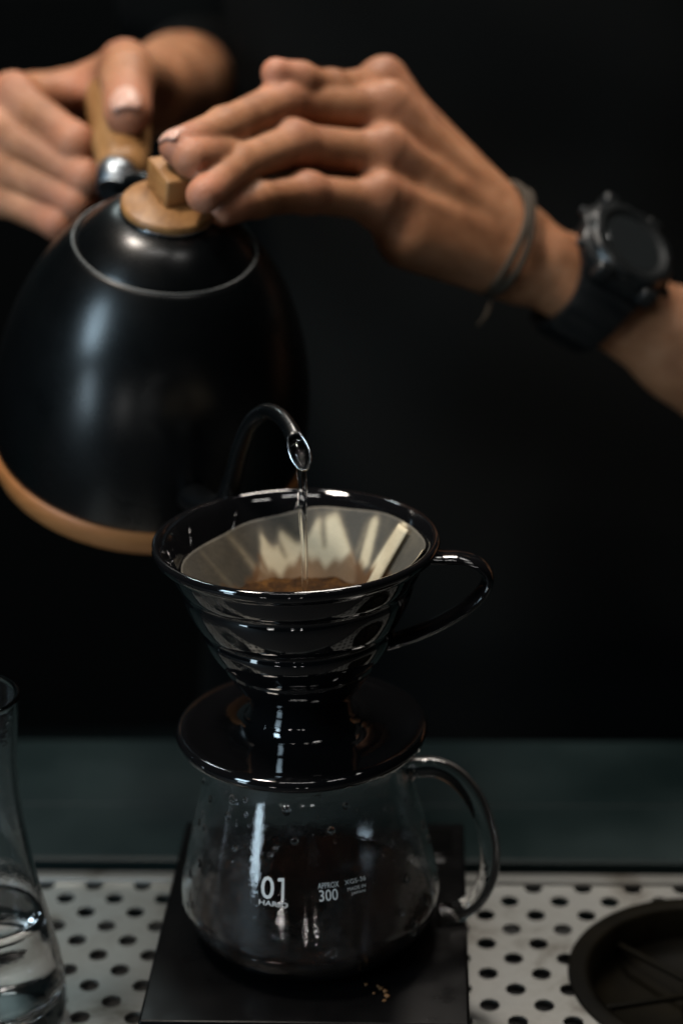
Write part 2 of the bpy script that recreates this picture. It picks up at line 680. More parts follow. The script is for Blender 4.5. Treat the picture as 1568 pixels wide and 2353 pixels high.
def nail(c, t, n, L, W, rad, parent, name='fingernail'):
    """Curved nail plate: centre c on the finger's back, t towards the tip, n outwards."""
    t = Vector(t).normalized()
    n = Vector(n)
    n = (n - t * t.dot(n)).normalized()
    s = t.cross(n)
    N = 12
    V, Fc = [], []
    for j in range(N + 1):
        vj = -1 + 2 * j / N
        half = (1 - abs(vj) ** 4) ** 0.5 * 0.25 + 0.75 if abs(vj) < 1 else 0.62
        for i in range(N + 1):
            ui = (-1 + 2 * i / N) * half
            x = ui * W / 2
            ang = x / rad
            V.append(Vector(c) + t * (vj * L / 2) + s * (rad * math.sin(ang)) + n * (rad * (math.cos(ang) - 1) - 0.0022 * max(0, vj) ** 2))
    K = len(V)
    V += [v - n * 0.0012 for v in V]
    for j in range(N):
        for i in range(N):
            a = j * (N + 1) + i
            Fc.append((a, a + 1, a + N + 2, a + N + 1))
            Fc.append((K + a + N + 1, K + a + N + 2, K + a + 1, K + a))
    ring = [i for i in range(N + 1)] + [(j + 1) * (N + 1) - 1 for j in range(1, N + 1)] + [N * (N + 1) + i for i in range(N - 1, -1, -1)] + [j * (N + 1) for j in range(N - 1, 0, -1)]
    for a, b in zip(ring, ring[1:] + ring[:1]):
        Fc.append((b, a, a + K, b + K))
    return mesh(name, V, Fc, 'nail', parent)


# ================================================================== THE SETTING
YAW = math.radians(-3.1)                     # counter, tray and scale are turned a little
RZ = Matrix.Rotation(YAW, 4, 'Z')


def yaw(V, c=(0, 0, 0)):
    c = Vector(c)
    return [RZ @ (Vector(v) - c) + c for v in V]


def build_setting():
    # counter beyond the drip tray: front deck, a shallow step, and the ledge where the barista stands
    prof = [(0.1035, -0.030), (0.1035, -0.0035), (0.1050, -0.0020), (0.150, -0.0020), (0.1505, -0.0026), (0.1515, -0.0026), (0.152, -0.0020), (0.214, -0.0020), (0.218, -0.004), (0.218, -0.6)]
    X0, X1 = -0.8, 0.8
    V = [Vector((X0, y, z)) for y, z in prof] + [Vector((X1, y, z)) for y, z in prof]
    n = len(prof)
    Fc = [(i, i + n, i + n + 1, i + 1) for i in range(n - 1)]
    o = mesh('counter', yaw(V), Fc, 'counter', split=35)
    tag(o, 'dark grey green counter top behind the drip tray', kind='structure')
    # cabinet body in front and at the sides, below the tray
    V, Fc = merge(box_prism([(-0.8, -0.55), (0.8, -0.55), (0.8, 0.1035), (-0.8, 0.1035)], -0.6, -0.034))
    o = mesh('counter_base', yaw(V), Fc, 'pan', smooth=False)
    tag(o, 'dark cabinet under the drip tray', kind='structure')
    # back wall, far out of focus
    V = [Vector((-3, 2.6, -1)), Vector((3, 2.6, -1)), Vector((3, 2.6, 3)), Vector((-3, 2.6, 3))]
    o = mesh('wall', V, [(0, 3, 2, 1)], 'wall', smooth=False)
    tag(o, 'dim grey green wall far behind the barista', kind='structure')


def build_dark_backing():
    V, Fc = rbox((0.0, 2.1, -0.30), (5.0, 0.6, 1.05), None, 0.01, 2)  # added block that keeps the low background black
    o = mesh('dark_backing', V, Fc, 'cotton', split=40)
    tag(o, 'black box added far behind the barista to darken the background', kind='structure')


def build_tray():
    T = empty('drip_tray', (0, 0, 0), 'perforated brushed steel drip tray sheet under the black scale', 'drip tray')
    # perforated sheet: staggered round holes, each with its own wall
    PX, PY, R, N = 0.0208, 0.0103, 0.0039, 20
    x0, cols, rows, ytop = 0.0688 - 0.0104 - 0.0208 * 13, 24, 14, 0.08345
    TH = 0.0014
    RC = Vector((0.1550, 0.0160))           # rinser opening
    RR = 0.0495
    V, Fc = [], []
    bm = bmesh.new()
    def quad(a, b, c, d):
        bm.faces.new([bm.verts.new((p[0], p[1], p[2])) for p in (a, b, c, d)])
    for j in range(rows):
        y = ytop - (j + 0.5) * PY
        off = PX / 2 if j % 2 else 0.0
        for i in range(cols):
            cx = x0 + (i + 0.5) * PX + off
            corners = []
            # square outline sampled to match the circle
            sq, ci = [], []
            hx, hy = PX / 2, PY / 2
            angs = sorted([2 * math.pi * k / N for k in range(N)] + [math.atan2(sy * hy, sx * hx) % (2 * math.pi) for sx in (1, -1) for sy in (1, -1)])
            for a in angs:
                c_, s_ = math.cos(a), math.sin(a)
                t = min(hx / abs(c_) if abs(c_) > 1e-9 else 9, hy / abs(s_) if abs(s_) > 1e-9 else 9)
                sq.append((cx + c_ * t, y + s_ * t))
                ci.append((cx + c_ * R, y + s_ * R))
            K = len(angs)
            so = [bm.verts.new((p[0], p[1], 0)) for p in sq]
            co = [bm.verts.new((p[0], p[1], 0)) for p in ci]
            cb = [bm.verts.new((p[0], p[1], -TH)) for p in ci]
            for k in range(K):
                l = (k + 1) % K
                bm.faces.new((co[k], so[k], so[l], co[l]))
                bm.faces.new((cb[k], co[k], co[l], cb[l]))
        # plain margins that close the half-cell steps
        if off:
            quad((x0, y - PY / 2, 0), (x0 + off, y - PY / 2, 0), (x0 + off, y + PY / 2, 0), (x0, y + PY / 2, 0))
        else:
            e = x0 + cols * PX
            quad((e, y - PY / 2, 0), (e + PX / 2, y - PY / 2, 0), (e + PX / 2, y + PY / 2, 0), (e, y + PY / 2, 0))
    # drop the faces that lie inside the rinser's collar
    kill = [f for f in bm.faces if (f.calc_center_median().xy - RC).length < RR + 0.0005]
    bmesh.ops.delete(bm, geom=kill, context='FACES')
    bm.verts.index_update()
    V = [v.co.copy() for v in bm.verts]
    Fc = [tuple(v.index for v in f.verts) for f in bm.faces]
    bm.free()
    mesh('perforated_sheet', yaw(V), Fc, 'tray', T, smooth=False)
    # folded rim along the back
    prof = [(0.0800, -0.0005), (0.0802, 0.0012), (0.0808, 0.0018), (0.0868, 0.0018), (0.0876, 0.0012), (0.0878, -0.012)]
    n = len(prof)
    V = [Vector((-0.225, y, z)) for y, z in prof] + [Vector((0.262, y, z)) for y, z in prof]
    Fc = [(i, i + n, i + n + 1, i + 1) for i in range(n - 1)]
    mesh('back_rim', yaw(V), Fc, 'tray', T, split=40)
    # pan under the sheet
    V, Fc = box_prism([(-0.224, -0.0620), (0.260, -0.0620), (0.260, 0.0865), (-0.224, 0.0865)], -0.033, -0.026)
    mesh('pan', yaw(V), Fc, 'pan', T, smooth=False)

    # pitcher rinser let into the tray
    c = RZ @ Vector((RC.x, RC.y, 0))
    G = empty('pitcher_rinser', (c.x, c.y, 0), 'round dark brown metal pitcher rinser set into the steel tray', 'rinser')
    mt = Matrix.Translation(c)
    prof = [(RR - 0.0045, -0.024), (RR - 0.0030, 0.0002), (RR - 0.0018, 0.0012), (RR, 0.0012), (RR + 0.0045, 0.0008), (RR + 0.0053, 0.0006), (RR + 0.0056, 0.0003)]
    V, Fc = lathe(prof, 96, mt)
    mesh('collar', V, Fc, 'rinser', G)
    prof = [(0.0, -0.019), (0.020, -0.0185), (0.038, -0.017), (0.0475, -0.012), (0.0480, -0.002)]
    V, Fc = lathe(prof[::-1], 96, mt)
    mesh('basin', V, Fc, 'rinser', G)
    for k in range(6):
        a = math.radians(12 + 60 * k)
        d = Vector((math.cos(a), math.sin(a), 0))
        s = Vector((-d.y, d.x, 0))
        V, Fc = rbox(c + d * 0.028 + Vector((0, 0, -0.0075)), (0.040, 0.0024, 0.0022), (d, s, Vector((0, 0, 1))), 0.0008, 2)
        mesh('spoke', V, Fc, 'rinser', G)
    V, Fc = lathe([(0, 0.0005), (0.005, 0.0), (0.0088, -0.002), (0.0098, -0.005), (0.0098, -0.018)], 40, mt)
    mesh('nozzle_cap', V, Fc, 'rinser', G)


# ================================================================== SCALE
ZS = 0.0322                                     # top of the scale
SC0, SC1 = -0.0605, 0.0770                     # front and back edge


def build_scale():
    cx = 0.002
    cen = Vector((cx, 0, 0))
    G = empty('coffee_scale', (cx, 0.01, 0.0), 'flat black coffee scale on the steel tray under the glass server', 'scale')
    Wd = 0.1165
    yc, ln_ = (SC0 + SC1) / 2, SC1 - SC0

    def put(name, c, s, material, bev, par=G, seg=3):
        V, Fc = rbox((c[0], c[1], c[2]), s, None, bev, seg)
        return mesh(name, yaw(V), Fc, material, par, split=40)
    put('body', (cx, yc, 0.0142), (Wd - 0.003, ln_ - 0.003, 0.0244), 'scale', 0.003)
    put('weighing_plate', (cx, yc, 0.0294), (Wd, ln_, 0.0056), 'scale_top', 0.0012)
    put('front_trim', (cx, SC0 - 0.0022, 0.0212), (Wd - 0.002, 0.0060, 0.012), 'scale_front', 0.0012)
    d = put('display', (cx + 0.041, SC1 - 0.016, 0.0323), (0.024, 0.020, 0.0006), 'display', 0.0002)
    put('display_reflection', (cx + 0.041, SC1 - 0.030, 0.0324), (0.018, 0.003, 0.0005), 'reflection_grey', 0.0002)  # pale reflection strip, put into the colour of a thin bar
    for sx in (-1, 1):
        for sy in (SC0 + 0.015, SC1 - 0.015):
            V, Fc = lathe([(0, 0.0004), (0.006, 0.0004), (0.0065, 0.001), (0.0065, 0.003)], 20, Matrix.Translation((cx + sx * 0.046, sy, 0)))
            mesh('foot', yaw(V), Fc, 'scale', G)
    V, Fc = lathe([(0, 0.0030), (0.0026, 0.0028), (0.0036, 0.0018), (0.0038, 0)], 24, Matrix.Translation((cx - 0.0255, SC0 - 0.0020, 0.0272)))
    mesh('button', yaw(V), Fc, 'display', G)
    # crumbs of coffee on the plate
    spots = [(874, 2272, .0011), (884, 2278, .0009), (889, 2290, .0013), (868, 2266, .0007), (882, 2300, .0008), (840, 2262, .0007), (858, 2282, .0006)]
    for px, py, r in spots:
        a, b = at(px, py, 0.5), at(px, py, 1.0)
        t = (ZS + 0.0003 - a.z) / (b.z - a.z)
        p = a + (b - a) * t
        bm = bmesh.new()
        bmesh.ops.create_icosphere(bm, subdivisions=1, radius=r)
        V = [Vector((v.co.x * random.uniform(.7, 1.3), v.co.y * random.uniform(.7, 1.3), v.co.z * random.uniform(.5, .9))) + p + Vector((0, 0, r * 0.3)) for v in bm.verts]
        bm.verts.index_update()
        Fc = [tuple(v.index for v in f.verts) for f in bm.faces]
        bm.free()
        o = mesh('coffee_crumb', V, Fc, 'crumb', origin=p, smooth=False)
        tag(o, 'tiny golden coffee crumb lying on the black scale', 'crumb', 'coffee crumbs on the scale')


# ================================================================== GLASS SERVER
SRV = [(0.0, 0.0012), (0.026, 0.0010), (0.034, 0.0004), (0.0385, 0.0012), (0.0425, 0.0042), (0.0460, 0.0095), (0.0480, 0.0150), (0.0484, 0.0185), (0.0478, 0.0230),
       (0.0455, 0.0340), (0.0430, 0.0450), (0.0405, 0.0550), (0.0384, 0.0630), (0.0368, 0.0690), (0.0360, 0.0735), (0.0360, 0.0770), (0.0368, 0.0795)]


def srv_r(z):
    zs = [p[1] for p in SRV[2:]]
    rs = [p[0] for p in SRV[2:]]
    return float(np.interp(z, zs, rs))


def prof_fine(prof, n):
    return [tuple(p) for p in smooth_path(prof, n)]


def build_server():
    base = Vector((0.0015, 0.0, ZS + 0.0004))
    G = empty('glass_server', base, 'clear glass coffee server with white print and loop handle on the scale', 'server')
    mt = Matrix.Translation(base)
    outer = prof_fine(SRV, 70)
    outer[0] = (0.0, SRV[0][1])
    t = 0.0017
    inner = []
    for i in range(len(outer)):
        a, b = outer[max(i - 1, 0)], outer[min(i + 1, len(outer) - 1)]
        dx, dz = b[0] - a[0], b[1] - a[1]
        L = math.hypot(dx, dz) + 1e-9
        inner.append((max(outer[i][0] - dz / L * t, 0.0), outer[i][1] + dx / L * t))
    inner[0] = (0.0, outer[0][1] + t)
    lip = (outer[-1][0] - 0.0006, outer[-1][1] + 0.0009)
    prof = outer + [lip] + inner[::-1]
    V, Fc = lathe(prof, 128, mt)
    body = mesh('body', V, Fc, 'glass', G)
    # film of steam on the inside of the wall
    film = [(r + 0.00012, z) for r, z in outer if 0.012 < z < 0.076]
    V, Fc = lathe(film, 96, mt)
    mesh('steam_film', V, Fc, 'film', G)
    # drops on the inner wall
    V, Fc = [], []
    bm = bmesh.new()
    bmesh.ops.create_icosphere(bm, subdivisions=2, radius=1.0)
    bm.verts.index_update()
    bv = [v.co.copy() for v in bm.verts]
    bf = [tuple(v.index for v in f.verts) for f in bm.faces]
    bm.free()
    for k in range(170):
        z = random.uniform(0.016, 0.072)
        a = math.radians(random.uniform(-180, 180))
        if 0.033 < z < 0.050 and -125 < math.degrees(a) < -58:
            continue                     # no drops over the print
        rr = srv_r(z)
        s = 0.0004 + 0.0014 * random.random() ** 2.5
        d = Vector((math.cos(a), math.sin(a), 0))
        p = base + d * (rr + 0.00002) + Vector((0, 0, z))
        tn = Vector((-d.y, d.x, 0))
        upv = Vector((0, 0, 1)) - d * 0.22
        o = len(V)
        V += [p + d * v.x * s * 0.45 + tn * v.y * s + upv * v.z * s * 1.15 for v in bv]
        Fc += [tuple(i + o for i in f) for f in bf]
    o = mesh('water_drops', V, Fc, 'water', G)
    o['kind'] = 'stuff'
    # brewed coffee in the bottom
    pool = [(r - 0.0003, z) for r, z in inner if z < 0.0135]
    zt = 0.0135
    rt = float(np.interp(zt, [z for r, z in inner[5:]], [r for r, z in inner[5:]])) - 0.0003
    V, Fc = lathe([(0, inner[0][1] + 0.0003)] + pool[1:] + [(rt, zt), (rt - 0.002, zt - 0.0003), (0, zt - 0.0004)], 96, mt)
    o = mesh('brewed_coffee', V, Fc, 'coffee', origin=base + Vector((0, 0, 0.003)))
    tag(o, 'dark brewed coffee pooled in the bottom of the glass server', 'coffee')
    # loop handle: a solid glass rod
    pts = []
    for px, py, d in [(928, 1742, .694), (955, 1738, .693), (1000, 1744, .692), (1045, 1772, .692), (1085, 1822, .694), (1113, 1885, .698), (1124, 1950, .703), (1115, 2010, .708), (1085, 2056, .712), (1045, 2078, .714), (1005, 2084, .715)]:
        pts.append(at(px, py, d))
    # keep the handle in the plane through the server's axis
    pts = [Vector((p.x, 0.0 + (p.x - base.x) * 0.06, p.z)) for p in pts]
    path = smooth_path(pts, 70)
    rad = [0.0044 + 0.0016 * (max(0, 1 - i / 6.0) + max(0, 1 - (69 - i) / 6.0)) for i in range(70)]
    V, Fc = tube(path, rad, 24, ref=(0, 1, 0), flat=0.85)
    mesh('handle', V, Fc, 'glass', G)

    # white print: real lettering wrapped round the wall
    def flat_print(V2, Fc, zlo, zhi, wdeg, ang):
        xs = [v[0] for v in V2]
        ys = [v[1] for v in V2]
        V = []
        for v in V2:
            zz = zlo + (zhi - zlo) * (v[1] - min(ys)) / (max(ys) - min(ys))
            r = srv_r(zz) + 0.00022
            a = math.radians(ang + wdeg * ((v[0] - min(xs)) / (max(xs) - min(xs)) - 0.5))
            V.append(base + Vector((r * math.sin(a), -r * math.cos(a), zz)))
        mesh('lettering', V, Fc, 'print', G, smooth=False)

    def lettering(body_txt, zlo, zhi, wdeg, ang, bold=0.0):
        cu = bpy.data.curves.new('tmp', 'FONT')
        cu.body = body_txt
        cu.size = 1.0
        cu.offset = bold
        cu.resolution_u = 3
        ob = bpy.data.objects.new('tmp', cu)
        COL.objects.link(ob)
        dg = bpy.context.evaluated_depsgraph_get()
        me = bpy.data.meshes.new_from_object(ob.evaluated_get(dg))
        V2 = [(v.co.x, v.co.y) for v in me.vertices]
        Fc = [tuple(p.vertices) for p in me.polygons]
        bpy.data.objects.remove(ob)
        bpy.data.curves.remove(cu)
        bpy.data.meshes.remove(me)
        flat_print(V2, Fc, zlo, zhi, wdeg, ang)
    lettering('0', 0.0387, 0.0468, 6.4, -19.0, 0.006)
    flat_print([(0.62, 0), (1, 0), (1, 1), (0.62, 1), (0, 0.97), (0, 0.84), (0.62, 0.84)], [(0, 1, 2, 3, 6), (6, 3, 4, 5)], 0.0387, 0.0468, 3.0, -12.6)
    lettering('HARIO', 0.0363, 0.0381, 13.6, -16.0, 0.004)
    lettering('APPROX', 0.0431, 0.0451, 9.8, 9.5)
    lettering('300', 0.0385, 0.0426, 8.6, 9.3, 0.006)
    lettering('XGS-36', 0.0433, 0.0449, 10.6, 22.5)
    lettering('MADE IN', 0.0409, 0.0421, 9.0, 22.8)
    lettering('JAPAN', 0.0390, 0.0402, 7.0, 23.3)


# ================================================================== DRIPPER
ZP = 0.1120                                   # top of the dripper's plate
ZR = 0.1905                                   # its rim


def build_dripper():
    base = Vector((0.0, 0.0, ZR))
    G = empty('coffee_dripper', base, 'glossy black ceramic cone dripper with handle and saucer plate on the server', 'dripper')
    mt = Matrix.Translation(base)
    # outside: rim, three soft waves, neck, foot, saucer plate; inside: 60-degree cone
    def wave(z):
        r = 0.0478 - 0.405 * z - 4.2 * max(0, z - 0.028) ** 2
        return r
    out = [(0.0478, 0.0004), (0.0492, 0.0010), (0.0502, 0.0004), (0.0505, -0.0010), (0.0500, -0.0026), (0.0486, -0.0040)]
    # ring grooves at 14, 31 and 45 mm under the rim
    zz = np.linspace(0.0052, 0.0545, 60)
    for z in zz:
        r = wave(z)
        g = 0
        for zc, amp, wd in ((0.0150, 0.0008, 0.0016), (0.0312, 0.0011, 0.0015), (0.0452, 0.0008, 0.0014)):
            g -= amp * math.exp(-((z - zc) / wd) ** 2)
        bl = 0.0004 * math.sin(math.pi * min(max((z - 0.004) / 0.011, 0), 1)) + 0.0009 * math.sin(math.pi * min(max((z - 0.015) / 0.016, 0), 1)) + 0.0008 * math.sin(math.pi * min(max((z - 0.0312) / 0.014, 0), 1))
        out.append((r + g + bl, -z))
    out += [(0.0208, -0.0565), (0.0192, -0.0595), (0.0183, -0.0628), (0.0184, -0.0662), (0.0196, -0.0692), (0.0220, -0.0710)]
    out += [(0.0270, -0.0721), (0.0340, -0.0725), (0.0400, -0.0721), (0.0436, -0.0713), (0.0450, -0.0719), (0.0458, -0.0735), (0.0454, -0.0753), (0.0438, -0.0765), (0.0400, -0.0769), (0.0330, -0.0769), (0.0300, -0.0785), (0.0290, -0.0820), (0.0262, -0.0825)]
    inn = [(0.0255, -0.0815), (0.0120, -0.0750), (0.0085, -0.0720), (0.0090, -0.0700)] + [(0.0090 + (0.0462 - 0.0090) * t, -0.0700 + (0.0700 - 0.0016) * t) for t in np.linspace(0.04, 0.98, 20)]
    V, Fc = lathe(out + inn, 144, mt, close=True)
    mesh('body', V, Fc, 'glaze', G)
    # spiral ribs on the inside of the cone, one mesh shared by all
    rib0 = None
    for k in range(12):
        if rib0 is None:
            pth = []
            for t in np.linspace(0, 1, 26):
                z = -0.0600 + 0.0565 * t
                r = 0.0090 + (0.0462 - 0.0090) * ((z + 0.0700) / 0.0684)
                a = math.radians(95 * (1 - t) ** 1.3)
                pth.append(base + Vector((r * math.cos(a), r * math.sin(a), z)))
            V, Fc = tube(pth, [0.0008 * min(1, 0.35 + 3 * (1 - t)) for t in np.linspace(0, 1, 26)], 8)
            rib0 = mesh('rib', V, Fc, 'glaze', G)
        else:
            c = rib0.copy()
            COL.objects.link(c)
            c.parent = G
            c.rotation_euler.z = math.radians(30 * k)
            ORI[c] = base
    # strap handle
    pts = []
    for px, py in [(975, 1262), (1010, 1265), (1052, 1266), (1095, 1280), (1117, 1312), (1108, 1352), (1070, 1396), (1010, 1440), (950, 1472), (888, 1496)]:
        p = at(px, py, 0.655)
        pts.append(Vector((p.x, p.x * -0.05 - 0.001, p.z)))
    # put each at the depth of its own plane
    path = smooth_path(pts, 60)
    V, Fc = tube(path, [0.0056 + 0.001 * (max(0, 1 - i / 8)) for i in range(60)], 20, ref=(0, 1, 0), flat=0.38)
    mesh('handle', V, Fc, 'glaze', G)

    # ---------------------------------------------- paper filter
    P = empty('paper_filter', base, 'cream paper cone filter standing wet inside the black dripper', 'filter')
    NA, NH = 288, 64
    zb = -0.060
    V, Fc, dry, stain = [], [], [], []

    def top(a):                                # a: 0 at the back, + towards the right
        return -0.0060 + 0.0042 * math.sin(a) + 0.0006 * math.sin(3 * a + 1) + 0.0003 * math.sin(9 * a)
    # where the paper stands off the wall it is bright: outline of that patch, angle against depth below the edge
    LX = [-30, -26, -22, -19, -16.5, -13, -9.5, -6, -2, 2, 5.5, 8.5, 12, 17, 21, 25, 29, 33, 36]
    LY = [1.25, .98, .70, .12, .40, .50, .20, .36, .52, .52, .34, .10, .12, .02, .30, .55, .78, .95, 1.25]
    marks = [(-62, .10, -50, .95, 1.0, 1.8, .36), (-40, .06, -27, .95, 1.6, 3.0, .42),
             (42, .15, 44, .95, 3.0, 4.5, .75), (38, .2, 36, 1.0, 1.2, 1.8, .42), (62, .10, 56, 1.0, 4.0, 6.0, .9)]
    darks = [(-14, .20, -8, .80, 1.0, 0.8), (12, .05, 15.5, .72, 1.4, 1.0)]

    def stroke(a, h, mk):
        p0, h0, p1, h1, w0, w1 = mk[:6]
        t = (h - h0) / (h1 - h0)
        tc = min(max(t, 0), 1)
        c = p0 + (p1 - p0) * tc
        wd = w0 + (w1 - w0) * tc
        over = max(0, -t, t - 1) * abs(h1 - h0) * 30
        dd = math.hypot(a - c, 0) + over * 1.0 - wd
        x = min(max(0.5 - dd / 3.2, 0), 1)
        return x * x * (3 - 2 * x)
    for j in range(NH + 1):
        h = j / NH
        for i in range(NA):
            a = 2 * math.pi * i / NA
            aw = a if a < math.pi else a - 2 * math.pi
            ad = math.degrees(aw)
            zt = top(aw)
            z = zt + (zb - zt) * h
            hv = (zt - z) / 0.0185            # 1 at the level of the bed
            D = 0.05 + 0.05 * math.sin(ad * .11 + 2 * hv)
            if -33 < ad < 42:
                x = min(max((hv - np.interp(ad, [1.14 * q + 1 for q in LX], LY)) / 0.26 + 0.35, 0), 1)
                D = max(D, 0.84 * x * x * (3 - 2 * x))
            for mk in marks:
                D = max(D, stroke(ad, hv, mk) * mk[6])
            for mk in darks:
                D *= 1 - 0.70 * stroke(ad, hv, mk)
            if abs(ad) > 100:
                D = 0.5 + 0.3 * math.sin(ad * 0.2)
            r = 0.0090 + (0.0462 - 0.0090) * ((z + 0.0700) / 0.0684) - 0.0009 - 0.0006 * D * (1 - h)
            r += 0.00025 * math.sin(a * 12 + h * 6)
            V.append(base + Vector((r * math.sin(a), r * math.cos(a), z)))
            dry.append(D)
            s = 0.85 * min(max((hv - 0.84 + 0.10 * math.sin(ad * 0.21 + 1.0) + 0.05 * math.sin(ad * .63)) / 0.16, 0), 1)
            s = max(s, 0.75 * stroke(ad, hv, (-24, .62, -22, 1.0, 0.8, 3.2)))
            stain.append(s)
    for j in range(NH):
        for i in range(NA):
            k = (i + 1) % NA
            Fc.append((j * NA + i, j * NA + k, (j + 1) * NA + k, (j + 1) * NA + i))
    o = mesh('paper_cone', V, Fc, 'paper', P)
    g = np.array(dry).reshape(NH + 1, NA)
    for _ in range(1):
        g = (np.roll(g, 1, 1) + 2 * g + np.roll(g, -1, 1)) / 4
        g[1:-1] = (g[:-2] + 2 * g[1:-1] + g[2:]) / 4
    dry = g.ravel().tolist()
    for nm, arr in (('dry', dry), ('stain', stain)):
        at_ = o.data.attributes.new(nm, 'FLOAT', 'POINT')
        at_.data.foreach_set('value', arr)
    sd = o.modifiers.new('thickness', 'SOLIDIFY')
    sd.thickness = 0.00025
    # folded seam of the paper at the right
    V, Fc = [], []
    for j in range(15):
        h = j / 14
        zt = top(math.radians(66)) - 0.0002
        z = zt + (-0.028 - zt) * h
        r = 0.0090 + (0.0462 - 0.0090) * ((z + 0.0700) / 0.0684) - 0.0030
        for da in (-5.0, -2.5, 0.0, 2.5, 5.0):
            a = math.radians(66 - 6 * h + da)
            rr = r - 0.0004 * (1 - (da / 5) ** 2)
            V.append(base + Vector((rr * math.sin(a), rr * math.cos(a), z)))
    for j in range(14):
        for i in range(4):
            a = j * 5 + i
            Fc.append((a, a + 1, a + 6, a + 5))
    o = mesh('folded_seam', V, Fc, 'paper', P)
    at_ = o.data.attributes.new('dry', 'FLOAT', 'POINT')
    at_.data.foreach_set('value', [0.75] * len(V))
    sd = o.modifiers.new('thickness', 'SOLIDIFY')
    sd.thickness = 0.0004

    # ---------------------------------------------- bed of wet grounds
    zbed = -0.0272
    rb = 0.0090 + (0.0462 - 0.0090) * ((zbed + 0.0700) / 0.0684) - 0.0016
    NR = 44
    V, Fc = [Vector(base) + Vector((0, 0, zbed - 0.004))], []
    for j in range(1, NR + 1):
        for i in range(120):
            a = 2 * math.pi * i / 120
            r = rb * j / NR
            x, y = r * math.cos(a), r * math.sin(a)
            z = zbed - 0.002 * (1 - (j / NR) ** 2) + 0.0003 * math.sin(x * 900 + 2 * math.sin(y * 500)) * math.cos(y * 800 + x * 300) + 0.00018 * rng.normal() * (j < NR) + 0.0004 * (j / NR) ** 6 * (math.sin(7 * a) + math.sin(17 * a + 1))
            V.append(base + Vector((x, y, z)))
    for i in range(120):
        Fc.append((0, 1 + i, 1 + (i + 1) % 120))
    for j in range(NR - 1):
        for i in range(120):
            k = (i + 1) % 120
            A = 1 + j * 120
            Fc.append((A + i, A + 120 + i, A + 120 + k, A + k))
    o = mesh('coffee_grounds', V, Fc, 'grounds', origin=base + Vector((0, 0, zbed)))
    tag(o, 'brown wet bed of ground coffee inside the paper filter', 'coffee grounds', kind='stuff')


# ================================================================== KETTLE
KB = at(340, 1049, 0.810)
KL = at(380, 560, 0.741)
KAX = (KL - KB).normalized()


